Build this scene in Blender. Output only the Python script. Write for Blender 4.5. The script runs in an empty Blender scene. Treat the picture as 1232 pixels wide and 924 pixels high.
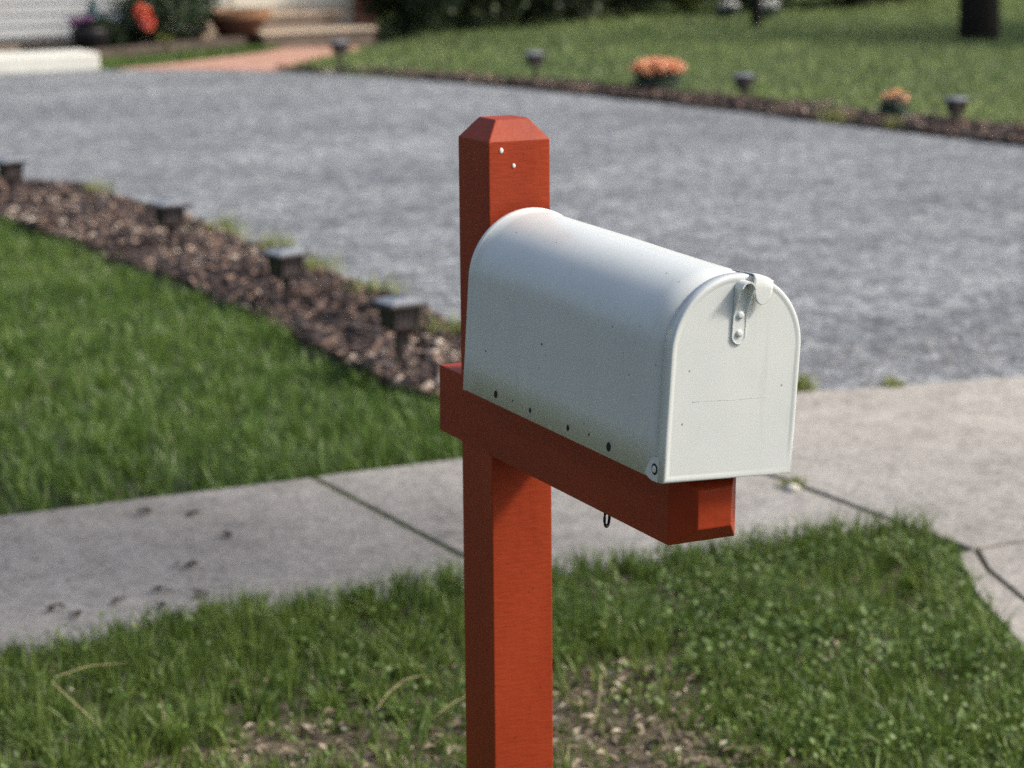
import bpy, bmesh, math, random
import numpy as np
from mathutils import Vector, Matrix, Euler
random.seed(7); rng = np.random.default_rng(11)
PI = math.pi
scene = bpy.context.scene
C = scene.collection

# ------------------------------------------------------------------ helpers
def tag(o, label=None, cat=None, group=None, kind=None):
    if label: o['label'] = label
    if cat: o['category'] = cat
    if group: o['group'] = group
    if kind: o['kind'] = kind
    return o
def empty(name, loc=(0, 0, 0), rot=(0, 0, 0)):
    o = bpy.data.objects.new(name, None); C.objects.link(o)
    o.location = loc; o.rotation_euler = rot; o.empty_display_size = .1
    return o
def link(name, me, m=None, parent=None, smooth=False):
    o = bpy.data.objects.new(name, me); C.objects.link(o)
    if m is not None: me.materials.append(m)
    if parent is not None: o.parent = parent
    if smooth:
        me.polygons.foreach_set('use_smooth', [True] * len(me.polygons))
    return o
def from_bm(name, bm, m=None, parent=None, smooth=False):
    bmesh.ops.recalc_face_normals(bm, faces=bm.faces)
    me = bpy.data.meshes.new(name); bm.to_mesh(me); bm.free()
    return link(name, me, m, parent, smooth)
def from_np(name, V, F, m=None, parent=None, attrs=None, smooth=False):
    """V (n,3); F list of arrays (k, nsides) ; attrs {name: per-vertex floats}"""
    me = bpy.data.meshes.new(name)
    V = np.asarray(V, np.float32)
    me.vertices.add(len(V)); me.vertices.foreach_set('co', V.ravel())
    loops = np.concatenate([f.ravel() for f in F]).astype(np.int32)
    sizes = np.concatenate([np.full(len(f), f.shape[1]) for f in F]).astype(np.int32)
    starts = np.concatenate([[0], np.cumsum(sizes)[:-1]]).astype(np.int32)
    me.loops.add(len(loops)); me.loops.foreach_set('vertex_index', loops)
    me.polygons.add(len(sizes)); me.polygons.foreach_set('loop_start', starts)
    if smooth: me.polygons.foreach_set('use_smooth', np.ones(len(sizes), bool))
    me.update(calc_edges=True)
    for k, a in (attrs or {}).items():
        at = me.attributes.new(k, 'FLOAT', 'POINT'); at.data.foreach_set('value', np.asarray(a, np.float32))
    return link(name, me, m, parent)
def copy_tree(o, parent=None):
    c = o.copy(); C.objects.link(c)
    if parent is not None: c.parent = parent
    for ch in [x for x in C.objects if x.parent == o]:
        copy_tree(ch, c)
    return c
def add_box(bm, x0, x1, y0, y1, z0, z1, bev=0.0, seg=2):
    r = bmesh.ops.create_cube(bm, size=1)
    for v in r['verts']:
        v.co = Vector(((x0 + x1) / 2 + v.co.x * (x1 - x0), (y0 + y1) / 2 + v.co.y * (y1 - y0), (z0 + z1) / 2 + v.co.z * (z1 - z0)))
    if bev > 0:
        es = list({e for v in r['verts'] for e in v.link_edges})
        bmesh.ops.bevel(bm, geom=es, offset=bev, segments=seg, affect='EDGES', profile=.6)
def add_cyl(bm, p0, p1, r0, r1, n=12, caps=True):
    p0 = Vector(p0); p1 = Vector(p1); d = p1 - p0
    q = d.to_track_quat('Z', 'Y').to_matrix().to_4x4()
    M = Matrix.Translation((p0 + p1) / 2) @ q
    bmesh.ops.create_cone(bm, cap_ends=caps, segments=n, radius1=r0, radius2=r1, depth=d.length, matrix=M)
def add_tube(bm, pts, r, n=8, closed=False):
    pts = [Vector(p) for p in pts]; rings = []
    N = len(pts)
    for i, p in enumerate(pts):
        if closed: t = pts[(i + 1) % N] - pts[i - 1]
        else: t = pts[min(i + 1, N - 1)] - pts[max(i - 1, 0)]
        t.normalize(); up = Vector((0, 0, 1)) if abs(t.z) < .95 else Vector((1, 0, 0))
        a = t.cross(up).normalized(); b = t.cross(a)
        rr = r[i] if hasattr(r, '__len__') else r
        rings.append([bm.verts.new(p + (a * math.cos(2 * PI * k / n) + b * math.sin(2 * PI * k / n)) * rr) for k in range(n)])
    for i in range(N if closed else N - 1):
        A = rings[i]; B = rings[(i + 1) % N]
        for k in range(n):
            bm.faces.new((A[k], A[(k + 1) % n], B[(k + 1) % n], B[k]))
    if not closed:
        bm.faces.new(rings[0][::-1]); bm.faces.new(rings[-1])
def add_lathe(bm, prof, n=20, c=(0, 0, 0)):
    c = Vector(c); rings = []
    for r, z in prof:
        rings.append([bm.verts.new(c + Vector((max(r, 1e-4) * math.cos(2 * PI * k / n), max(r, 1e-4) * math.sin(2 * PI * k / n), z))) for k in range(n)])
    for A, B in zip(rings, rings[1:]):
        for k in range(n): bm.faces.new((A[k], A[(k + 1) % n], B[(k + 1) % n], B[k]))
    bm.faces.new(rings[0][::-1]); bm.faces.new(rings[-1])
def prism(bm, poly, z0, z1, bev=0.0):
    lo = [bm.verts.new((x, y, z0)) for x, y in poly]; hi = [bm.verts.new((x, y, z1)) for x, y in poly]
    n = len(poly); fs = [bm.faces.new(hi), bm.faces.new(lo[::-1])]
    for i in range(n): fs.append(bm.faces.new((lo[i], lo[(i + 1) % n], hi[(i + 1) % n], hi[i])))
    if bev > 0:
        es = [e for e in fs[0].edges]
        bmesh.ops.bevel(bm, geom=es, offset=bev, segments=2, affect='EDGES', profile=.6)

# numpy value noise (2-D)
_tab = rng.random((256, 256))
def vnoise(x, y, s=1.0, o=0):
    x = np.asarray(x) * s + 37.3 + o * 11.7; y = np.asarray(y) * s + 71.9 + o * 5.3
    xi = np.floor(x).astype(int); yi = np.floor(y).astype(int); fx = x - xi; fy = y - yi
    fx = fx * fx * (3 - 2 * fx); fy = fy * fy * (3 - 2 * fy)
    g = lambda a, b: _tab[a % 256, b % 256]
    return (g(xi, yi) * (1 - fx) + g(xi + 1, yi) * fx) * (1 - fy) + (g(xi, yi + 1) * (1 - fx) + g(xi + 1, yi + 1) * fx) * fy
def inside(poly, X, Y):
    r = np.zeros(len(X), bool); n = len(poly)
    for i in range(n):
        x0, y0 = poly[i]; x1, y1 = poly[(i + 1) % n]
        if y0 == y1: continue
        c = ((y0 > Y) != (y1 > Y)) & (X < (x1 - x0) * (Y - y0) / (y1 - y0) + x0)
        r ^= c
    return r
def scatter(poly, n):
    P = np.array(poly); x0, y0 = P.min(0); x1, y1 = P.max(0)
    X = rng.uniform(x0, x1, n); Y = rng.uniform(y0, y1, n)
    k = inside(poly, X, Y)
    return X[k], Y[k]

# ------------------------------------------------------------------ materials
def mat(name):
    m = bpy.data.materials.new(name); m.use_nodes = True
    nt = m.node_tree; b = nt.nodes['Principled BSDF']
    return m, nt, b
def nd(nt, t, **kw):
    n = nt.nodes.new(t)
    for k, v in kw.items():
        if k in n.inputs: n.inputs[k].default_value = v
        else: setattr(n, k, v)
    return n
def coords(nt, scale=(1, 1, 1)):
    g = nt.nodes.new('ShaderNodeNewGeometry'); mp = nt.nodes.new('ShaderNodeMapping')
    mp.inputs['Scale'].default_value = scale
    nt.links.new(g.outputs['Position'], mp.inputs['Vector'])
    return mp.outputs['Vector']
def ocoords(nt, scale=(1, 1, 1)):
    g = nt.nodes.new('ShaderNodeTexCoord'); mp = nt.nodes.new('ShaderNodeMapping')
    mp.inputs['Scale'].default_value = scale
    nt.links.new(g.outputs['Object'], mp.inputs['Vector'])
    return mp.outputs['Vector']
def noise(nt, vec, scale, detail=4, rough=.55):
    n = nt.nodes.new('ShaderNodeTexNoise'); n.inputs['Scale'].default_value = scale
    n.inputs['Detail'].default_value = detail; n.inputs['Roughness'].default_value = rough
    nt.links.new(vec, n.inputs['Vector']); return n.outputs['Fac']
def ramp(nt, fac, stops):
    r = nt.nodes.new('ShaderNodeValToRGB'); e = r.color_ramp.elements
    while len(e) < len(stops): e.new(.5)
    for k, (p, c) in enumerate(stops):
        e[k].position = p; e[k].color = (*c, 1) if len(c) == 3 else c
    nt.links.new(fac, r.inputs['Fac']); return r.outputs['Color']
def mix(nt, fac, a, b, mode='MIX'):
    n = nt.nodes.new('ShaderNodeMix'); n.data_type = 'RGBA'; n.blend_type = mode
    for s, v in ((0, fac), (6, a), (7, b)):
        if isinstance(v, (int, float)): n.inputs[s].default_value = v
        elif isinstance(v, tuple): n.inputs[s].default_value = (*v, 1)
        else: nt.links.new(v, n.inputs[s])
    return n.outputs[2]
def bump(nt, b, h, strength=.3, dist=.01):
    n = nt.nodes.new('ShaderNodeBump'); n.inputs['Strength'].default_value = strength; n.inputs['Distance'].default_value = dist
    nt.links.new(h, n.inputs['Height']); nt.links.new(n.outputs['Normal'], b.inputs['Normal'])
def simple(name, col, rough=.6, var=.15, scale=8, metal=0, bmp=.1, bdist=.002):
    m, nt, b = mat(name); v = ocoords(nt)
    f = noise(nt, v, scale)
    c = ramp(nt, f, [(.3, tuple(x * (1 - var) for x in col)), (.7, tuple(min(1, x * (1 + var)) for x in col))])
    nt.links.new(c, b.inputs['Base Color']); b.inputs['Roughness'].default_value = rough; b.inputs['Metallic'].default_value = metal
    if bmp: bump(nt, b, noise(nt, v, scale * 12), bmp, bdist)
    return m
def M_red():
    m, nt, b = mat('red_paint'); v = ocoords(nt)
    a = noise(nt, ocoords(nt, (6, 6, 1.2)), 3, 5)
    c = ramp(nt, a, [(.3, (.26, .031, .008)), (.5, (.305, .038, .0095)), (.72, (.35, .049, .013))])
    g = noise(nt, ocoords(nt, (3, 3, 18)), 14, 5, .65)
    c = mix(nt, .16, c, ramp(nt, g, [(.35, (.15, .015, .006)), (.6, (.34, .044, .015))]))
    f = noise(nt, v, 95, 2)
    c = mix(nt, .6, c, ramp(nt, f, [(.24, (.35, .5, .6)), (.3, (1, 1, 1))]), 'MULTIPLY')
    nt.links.new(c, b.inputs['Base Color'])
    rr = nt.nodes.new('ShaderNodeMapRange'); rr.inputs['To Min'].default_value = .42; rr.inputs['To Max'].default_value = .62
    nt.links.new(g, rr.inputs['Value']); nt.links.new(rr.outputs[0], b.inputs['Roughness'])
    h = nt.nodes.new('ShaderNodeMath'); h.operation = 'ADD'
    nt.links.new(noise(nt, v, 60, 4), h.inputs[0]); nt.links.new(g, h.inputs[1])
    bump(nt, b, h.outputs[0], .35, .0016)
    b.inputs['Specular IOR Level'].default_value = .22
    return m
def M_white():
    m, nt, b = mat('white_enamel'); v = ocoords(nt)
    a = noise(nt, v, 9, 5, .6)
    c = ramp(nt, a, [(.3, (.645, .685, .672)), (.7, (.705, .74, .725))])
    # thin rain streaks running down, and sparse specks of rust
    s = noise(nt, ocoords(nt, (30, 30, 2.2)), 2.2, 4, .7)
    c = mix(nt, .35, c, ramp(nt, s, [(.30, (.80, .80, .76)), (.42, (1, 1, 1))]), 'MULTIPLY')
    vo = nt.nodes.new('ShaderNodeTexVoronoi'); vo.inputs['Scale'].default_value = 34; nt.links.new(v, vo.inputs['Vector'])
    c = mix(nt, .8, c, ramp(nt, vo.outputs['Distance'], [(.03, (.25, .22, .2)), (.06, (1, 1, 1))]), 'MULTIPLY')
    nt.links.new(c, b.inputs['Base Color'])
    b.inputs['Roughness'].default_value = .38
    b.inputs['Coat Weight'].default_value = .22; b.inputs['Coat Roughness'].default_value = .14; b.inputs['Specular IOR Level'].default_value = .35
    h = noise(nt, v, 7, 2); h2 = noise(nt, v, 160, 2)
    ad = nt.nodes.new('ShaderNodeMath'); ad.operation = 'MULTIPLY_ADD'; ad.inputs[1].default_value = .05
    nt.links.new(h2, ad.inputs[0]); nt.links.new(h, ad.inputs[2])
    bump(nt, b, ad.outputs[0], .25, .004)
    return m
def M_concrete():
    m, nt, b = mat('concrete'); v = coords(nt)
    big = noise(nt, v, .9, 5, .6); med = noise(nt, v, 7, 6, .7); fine = noise(nt, v, 130, 3, .7)
    c = ramp(nt, big, [(.35, (.44, .415, .38)), (.65, (.535, .515, .475))])
    c = mix(nt, .65, c, ramp(nt, med, [(.30, (.62, .61, .60)), (.56, (1, 1, .99))]), 'MULTIPLY')
    md2 = noise(nt, v, 32, 5, .75)
    c = mix(nt, .6, c, ramp(nt, md2, [(.34, (.60, .60, .59)), (.58, (1.06, 1.05, 1.04))]), 'MULTIPLY')
    c = mix(nt, .7, c, ramp(nt, fine, [(.3, (.62, .62, .62)), (.62, (1.0, 1.0, 1.0))]), 'MULTIPLY')
    st = noise(nt, v, 3.3, 7, .8)
    c = mix(nt, .8, c, ramp(nt, st, [(.33, (.42, .41, .40)), (.43, (.86, .85, .84)), (.6, (1, 1, 1))]), 'MULTIPLY')
    vo = nt.nodes.new('ShaderNodeTexVoronoi'); vo.inputs['Scale'].default_value = 70; nt.links.new(v, vo.inputs['Vector'])
    s2 = nt.nodes.new('ShaderNodeSeparateColor'); nt.links.new(vo.outputs['Color'], s2.inputs[0])
    c = mix(nt, .7, c, ramp(nt, s2.outputs[0], [(.0, (.55, .55, .56)), (.35, (.95, .95, .95)), (1.0, (1.18, 1.17, 1.15))]), 'MULTIPLY')
    # concrete grades darker away from the drive
    sp = nt.nodes.new('ShaderNodeSeparateXYZ'); nt.links.new(v, sp.inputs[0])
    mr = nt.nodes.new('ShaderNodeMapRange'); mr.inputs['From Min'].default_value = .6; mr.inputs['From Max'].default_value = 2.6
    nt.links.new(sp.outputs['Y'], mr.inputs['Value'])
    c = mix(nt, mr.outputs[0], mix(nt, 1.0, c, (.73, .73, .735), 'MULTIPLY'), c)
    nt.links.new(c, b.inputs['Base Color']); b.inputs['Roughness'].default_value = .85
    bump(nt, b, fine, .5, .003)
    return m
def M_asphalt():
    m, nt, b = mat('asphalt'); v = coords(nt)
    big = noise(nt, coords(nt, (1.6, .6, 1)), .55, 5, .6)
    med = noise(nt, v, 5.5, 6, .72); fine = noise(nt, v, 60, 4, .8)
    c = ramp(nt, big, [(.32, (.190, .204, .220)), (.68, (.305, .322, .338))])
    c = mix(nt, .6, c, ramp(nt, med, [(.34, (.62, .63, .66)), (.60, (1.1, 1.1, 1.08))]), 'MULTIPLY')
    for sc_, lo, hi, k_ in ((11, .62, 1.2, .8), (24, .38, 1.40, .75), (60, .38, 1.5, .8)):
        vo = nt.nodes.new('ShaderNodeTexVoronoi'); vo.inputs['Scale'].default_value = sc_; nt.links.new(v, vo.inputs['Vector'])
        sp = nt.nodes.new('ShaderNodeSeparateColor'); nt.links.new(vo.outputs['Color'], sp.inputs[0])
        c = mix(nt, k_, c, ramp(nt, sp.outputs[0], [(.0, (lo, lo * 1.02, lo * 1.06)), (.45, (.85, .86, .88)), (1.0, (hi, hi * .99, hi * .97))]), 'MULTIPLY')
    nt.links.new(c, b.inputs['Base Color']); b.inputs['Roughness'].default_value = .8
    ad = nt.nodes.new('ShaderNodeMath'); ad.operation = 'ADD'; nt.links.new(vo.outputs['Distance'], ad.inputs[0]); nt.links.new(fine, ad.inputs[1])
    bump(nt, b, ad.outputs[0], .8, .008)
    return m
def M_soil(name, a, c2, scale=12):
    m, nt, b = mat(name); v = coords(nt)
    f = noise(nt, v, scale, 8, .75); g = noise(nt, v, .8, 4)
    c = ramp(nt, f, [(.3, a), (.7, c2)])
    c = mix(nt, .4, c, ramp(nt, g, [(.3, (.7, .7, .7)), (.7, (1.15, 1.12, 1.05))]), 'MULTIPLY')
    nt.links.new(c, b.inputs['Base Color']); b.inputs['Roughness'].default_value = .95
    bump(nt, b, f, .9, .03)
    return m
def M_leaf(name, stops, rough=.5, patch=.5, trans=.25, pscale=1.6, patch_cols=((.78, .85, .7), (1.2, 1.12, .95))):
    """foliage coloured per leaf through the 'rnd' attribute, with broad patches of growth"""
    m, nt, b = mat(name)
    at = nt.nodes.new('ShaderNodeAttribute'); at.attribute_name = 'rnd'
    c = ramp(nt, at.outputs['Fac'], stops)
    g = noise(nt, coords(nt), pscale, 4)
    c = mix(nt, patch, c, ramp(nt, g, [(.3, patch_cols[0]), (.7, patch_cols[1])]), 'MULTIPLY')
    nt.links.new(c, b.inputs['Base Color']); b.inputs['Roughness'].default_value = rough
    if trans:
        t = nt.nodes.new('ShaderNodeBsdfTranslucent'); nt.links.new(c, t.inputs['Color'])
        ms = nt.nodes.new('ShaderNodeMixShader'); ms.inputs[0].default_value = trans
        out = nt.nodes['Material Output']
        nt.links.new(b.outputs[0], ms.inputs[1]); nt.links.new(t.outputs[0], ms.inputs[2]); nt.links.new(ms.outputs[0], out.inputs['Surface'])
    return m
RED = M_red(); WHITE = M_white(); CONC = M_concrete(); ASPH = M_asphalt()
DIRT = M_soil('bare_soil', (.07, .05, .034), (.27, .215, .15), 22)
LAWNSOIL = M_soil('lawn_soil', (.022, .028, .012), (.06, .075, .03), 9)
MULCHSOIL = M_soil('mulch_soil', (.012, .009, .009), (.04, .028, .026), 25)
GRASS = M_leaf('grass_blades', [(0, (.06, .10, .024)), (.35, (.12, .19, .038)), (.75, (.19, .275, .058)), (.95, (.22, .28, .08)), (1, (.34, .30, .15))], .45)
GRASSL = M_leaf('lawn_blades', [(0, (.05, .10, .024)), (.4, (.10, .18, .036)), (.8, (.165, .26, .056)), (.97, (.15, .23, .06)), (1, (.26, .27, .13))], .42)
GRASSF = M_leaf('far_lawn_blades', [(0, (.13, .195, .07)), (.5, (.205, .29, .105)), (1, (.29, .36, .15))], .6, .7, pscale=.35, patch_cols=((.72, .8, .68), (1.3, 1.22, 1.0)))
CLOVER = M_leaf('clover_leaves', [(0, (.07, .125, .028)), (.5, (.13, .215, .045)), (.97, (.15, .24, .055)), (1, (.26, .27, .07))], .5)
CHIPS = M_leaf('bark_chips', [(0, (.013, .009, .012)), (.4, (.04, .028, .030)), (.7, (.125, .08, .066)), (.9, (.29, .19, .145)), (1, (.52, .44, .38))], .85, .3, 0)
LITTER = M_leaf('litter', [(0, (.04, .03, .02)), (.5, (.17, .135, .09)), (.88, (.36, .30, .22)), (1, (.55, .48, .40))], .85, .2, 0)
LEAFD = M_leaf('dark_leaves', [(0, (.012, .024, .010)), (.6, (.025, .048, .016)), (1, (.05, .085, .025))], .55, .4, .15)
LEAFM = M_leaf('tree_leaves', [(0, (.03, .055, .015)), (.6, (.05, .095, .024)), (1, (.09, .14, .035))], .5, .4, .3)
LEAFS = M_leaf('shrub_leaves', [(0, (.03, .055, .03)), (.6, (.06, .10, .05)), (1, (.12, .17, .09))], .5, .4, .2)
LEAFY = M_leaf('yellow_leaves', [(0, (.18, .22, .05)), (1, (.34, .36, .10))], .5, .2, .3)
LEAFG = M_leaf('grey_leaves', [(0, (.06, .10, .075)), (1, (.15, .21, .16))], .6, .2, .2)
ORANGE = M_leaf('orange_petals', [(0, (.86, .36, .10)), (.5, (.88, .46, .26)), (1, (.90, .55, .44))], .5, 0, .2)
REDP = M_leaf('red_petals', [(0, (.80, .14, .06)), (.6, (.88, .22, .12)), (1, (.78, .16, .18))], .4, 0, .2)
PURP = M_leaf('purple_petals', [(0, (.22, .06, .20)), (1, (.42, .18, .40))], .5, 0, .2)
TEAL = M_leaf('teal_leaves', [(0, (.10, .24, .26)), (1, (.25, .42, .44))], .5, 0, .2)
WHITEP = M_leaf('white_petals', [(0, (.55, .57, .55)), (1, (.75, .75, .72))], .5, 0, .1)
WOODD = simple('bark', (.026, .021, .018), .9, .4, 14, bmp=.8, bdist=.02)
BLACK = simple('black_plastic', (.022, .02, .022), .45, .2, 20)
BRONZE = simple('bronze_plastic', (.028, .021, .022), .4, .25, 20)
STEEL = simple('dark_steel', (.03, .03, .03), .4, .2, 40, .8)
HOLE = simple('dark_rubber', (.008, .008, .008), .8, .2, 40)
PANEL = simple('frosted_panel', (.085, .07, .07), .35, .25, 30)
CAPG = simple('lamp_cap_top', (.24, .26, .28), .25, .12, 30)
SOLAR = simple('solar_cell', (.03, .04, .07), .15, .2, 60)
SIDING = simple('white_siding', (.72, .72, .69), .55, .06, 3)
CREAM = simple('cream_trim', (.72, .68, .58), .6, .06, 5)
CURBW = simple('white_curb_paint', (.68, .68, .62), .6, .08, 6)
TIMBER = simple('garden_timber', (.085, .065, .05), .85, .4, 10)
TERRA = simple('terracotta', (.30, .15, .075), .7, .25, 12)
ROOF = simple('roof_shingle', (.07, .065, .06), .9, .3, 20)
STONE = simple('step_stone', (.52, .42, .32), .85, .25, 10, bmp=.5, bdist=.01)
DARKGL = simple('window_glass', (.03, .035, .04), .08, .1, 5, bmp=0)
FLECK = simple('fleck', (.75, .73, .68), .6, .05, 30)
STRAW = simple('dry_straw', (.36, .31, .16), .7, .25, 40)
def M_brick(name, c1, c2, mo, sc, w=.5, h=.25, xyz='XY'):
    m, nt, b = mat(name)
    bt = nt.nodes.new('ShaderNodeTexBrick'); bt.inputs['Scale'].default_value = sc
    bt.inputs['Color1'].default_value = (*c1, 1); bt.inputs['Color2'].default_value = (*c2, 1); bt.inputs['Mortar'].default_value = (*mo, 1)
    bt.inputs['Brick Width'].default_value = w; bt.inputs['Row Height'].default_value = h; bt.inputs['Mortar Size'].default_value = .012
    g = nt.nodes.new('ShaderNodeNewGeometry'); sp = nt.nodes.new('ShaderNodeSeparateXYZ'); cb = nt.nodes.new('ShaderNodeCombineXYZ')
    nt.links.new(g.outputs['Position'], sp.inputs[0])
    nt.links.new(sp.outputs['Y' if xyz == 'YZ' else 'X'], cb.inputs[0]); nt.links.new(sp.outputs['Z' if xyz == 'YZ' else 'Y'], cb.inputs[1])
    nt.links.new(cb.outputs[0], bt.inputs['Vector'])
    n = noise(nt, coords(nt), 9, 5)
    c = mix(nt, .4, bt.outputs['Color'], ramp(nt, n, [(.3, (.7, .7, .7)), (.7, (1.1, 1.1, 1.1))]), 'MULTIPLY')
    nt.links.new(c, b.inputs['Base Color']); b.inputs['Roughness'].default_value = .85
    bump(nt, b, bt.outputs['Fac'], -.4, .006)
    return m
PAVER = M_brick('path_brick', (.44, .22, .16), (.52, .30, .22), (.34, .27, .22), 2.2)
BRICKW = M_brick('wall_brick', (.30, .10, .06), (.36, .14, .085), (.35, .30, .25), 2.2, xyz='YZ')

# ------------------------------------------------------------------ vegetation makers
def blades(name, X, Y, Z, H, Wd, m, lean=.45, parent=None, rnd=None, tufts=0):
    """tapered, bent grass blades: 3 rungs and a tip, all in one mesh"""
    n = len(X); a = rng.uniform(0, 2 * PI, n); la = rng.uniform(0, 2 * PI, n)
    le = H * np.abs(rng.normal(0, lean, n))
    if tufts:                                   # gather blades into fanning tufts
        T = np.stack([rng.uniform(X.min(), X.max(), tufts), rng.uniform(Y.min(), Y.max(), tufts)], -1)
        cell = {}
        g = .12
        for i_, (tx, ty) in enumerate(T): cell.setdefault((int(tx // g), int(ty // g)), []).append((tx, ty))
        X = X.copy(); Y = Y.copy(); cx = (X // g).astype(int); cy = (Y // g).astype(int)
        for i_ in range(n):
            c_ = cell.get((cx[i_], cy[i_]))
            if c_ and i_ % 4:
                tx, ty = c_[i_ % len(c_)]; dx, dy = X[i_] - tx, Y[i_] - ty
                X[i_] -= dx * .55; Y[i_] -= dy * .55; la[i_] = math.atan2(dy, dx)
    ux, uy = np.cos(a) * Wd / 2, np.sin(a) * Wd / 2
    lx, ly = np.cos(la) * le, np.sin(la) * le
    V = np.empty((n, 5, 3), np.float32)
    for k, (t, w) in enumerate(((0, 1), (0, 1), (.55, .85), (.55, .85))):
        s = -1 if k % 2 == 0 else 1
        V[:, k, 0] = X + lx * t * t + s * ux * w; V[:, k, 1] = Y + ly * t * t + s * uy * w; V[:, k, 2] = Z + H * t
    V[:, 4, 0] = X + lx; V[:, 4, 1] = Y + ly; V[:, 4, 2] = Z + H * np.sqrt(np.clip(1 - (le / H) ** 2 * .35, .25, 1))
    b = np.arange(n)[:, None] * 5
    Q = b + np.array([[0, 1, 3, 2]]); T = b + np.array([[2, 3, 4]])
    if rnd is None: rnd = rng.random(n)
    return from_np(name, V.reshape(-1, 3), [Q, T], m, parent, {'rnd': np.repeat(rnd, 5)})
def leafquads(P, size, flat=.0, aspect=.6, curl=.15):
    """returns V,F for n small pointed leaves at P with random orientation (flat=1: lying down)"""
    n = len(P); nrm = rng.normal(size=(n, 3)); nrm[:, 2] = np.abs(nrm[:, 2]) + flat * 4
    nrm /= np.linalg.norm(nrm, axis=1)[:, None]
    t = rng.normal(size=(n, 3)); t -= (t * nrm).sum(1)[:, None] * nrm; t /= np.linalg.norm(t, axis=1)[:, None]
    s = np.cross(nrm, t); size = np.broadcast_to(size, n)[:, None]
    V = np.empty((n, 4, 3)); V[:, 0] = P - t * size / 2; V[:, 2] = P + t * size / 2
    V[:, 1] = P + s * size * aspect / 2 + nrm * size * curl; V[:, 3] = P - s * size * aspect / 2 + nrm * size * curl
    F = np.arange(n)[:, None] * 4 + np.arange(4)[None]
    return V.reshape(-1, 3), F
def leafmesh(name, P, size, m, parent=None, flat=0, aspect=.6, curl=.15, rnd=None):
    V, F = leafquads(P, size, flat, aspect, curl)
    T = np.concatenate([F[:, [0, 1, 2]], F[:, [0, 2, 3]]])
    if rnd is None: rnd = rng.random(len(P))
    return from_np(name, V, [T], m, parent, {'rnd': np.repeat(rnd, 4)})
def blobcloud(cs, n, shell=.55):
    """points in a set of ellipsoids (c, r) weighted to the outside"""
    cs = list(cs); w = np.array([r[0] * r[1] * r[2] for _, r in cs]) ** .7; w /= w.sum()
    out = []
    for (c, r), k in zip(cs, w):
        q = rng.normal(size=(int(n * k) + 1, 3)); q /= np.linalg.norm(q, axis=1)[:, None]
        d = shell + (1 - shell) * rng.random(len(q)) ** .7
        q = q * d[:, None] * np.array(r) + np.array(c); out.append(q)
    return np.concatenate(out)
def tree(x, y, h, cr, tr, label, n=16000, cz=None, group=None, m=None, leaf=.14, cat='tree', name='tree', lean=(0, 0)):
    root = empty(name, (x, y, 0)); tag(root, label, cat, group)
    bm = bmesh.new(); cz = cz or h * .68
    jit = [(random.uniform(-.05, .05), random.uniform(-.05, .05)) for _ in range(7)]
    pts = [(jit[i][0] * i * .5, jit[i][1] * i * .5, -.08 + i * (cz) / 6) for i in range(7)]
    add_tube(bm, pts, [tr * 1.35, tr * 1.02, tr * .92, tr * .85, tr * .72, tr * .55, tr * .4], 12)
    for k in range(9):
        a = k * 2.4; z0 = cz * random.uniform(.5, .95); L = cr * random.uniform(.5, .85)
        e = (math.cos(a) * L, math.sin(a) * L, z0 + random.uniform(.5, 1.6))
        mid = (e[0] * .45, e[1] * .45, z0 + .35)
        add_tube(bm, [(0, 0, z0), mid, e], [tr * .4, tr * .26, tr * .08], 7)
    for v in bm.verts:
        q = max(v.co.z, 0) / cz; v.co.x += lean[0] * q * q; v.co.y += lean[1] * q * q
    from_bm('trunk', bm, WOODD, root, True)
    cs = [((0, 0, cz + .4), (cr * .6, cr * .6, (h - cz) * .7))]
    for k in range(13):
        a = random.uniform(0, 2 * PI); d = cr * random.uniform(.4, .78); z = cz + (h - cz) * random.uniform(-.45, .6)
        s = cr * random.uniform(.28, .42)
        cs.append(((math.cos(a) * d, math.sin(a) * d, z), (s, s, s * .75)))
    P = blobcloud(cs, n, .35) + np.array([lean[0], lean[1], 0])
    leafmesh('crown', P, rng.uniform(leaf * .7, leaf * 1.3, len(P)), m or LEAFM, root, aspect=.7)
    return root
def shrub(x, y, r, label, m, n=5000, leaf=.06, group=None, cat='shrub', name='shrub', blobs=7):
    root = empty(name, (x, y, 0)); tag(root, label, cat, group)
    cs = [((0, 0, r[2] * .5), (r[0] * .75, r[1] * .75, r[2] * .5))]
    for k in range(blobs):
        a = random.uniform(0, 2 * PI)
        cs.append(((math.cos(a) * r[0] * .5, math.sin(a) * r[1] * .5, r[2] * random.uniform(.3, .72)), (r[0] * .45, r[1] * .45, r[2] * .3)))
    P = blobcloud(cs, n, .5); P = P[P[:, 2] > .01]
    leafmesh('foliage', P, rng.uniform(leaf * .7, leaf * 1.3, len(P)), m, root, aspect=.65)
    bm = bmesh.new()
    for k in range(7):
        a = k * .9; add_tube(bm, [(0, 0, -.04), (math.cos(a) * r[0] * .2, math.sin(a) * r[1] * .2, r[2] * .4), (math.cos(a) * r[0] * .5, math.sin(a) * r[1] * .5, r[2] * .75)], [.02, .014, .006], 6)
    from_bm('stem', bm, WOODD, root)
    return root

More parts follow.
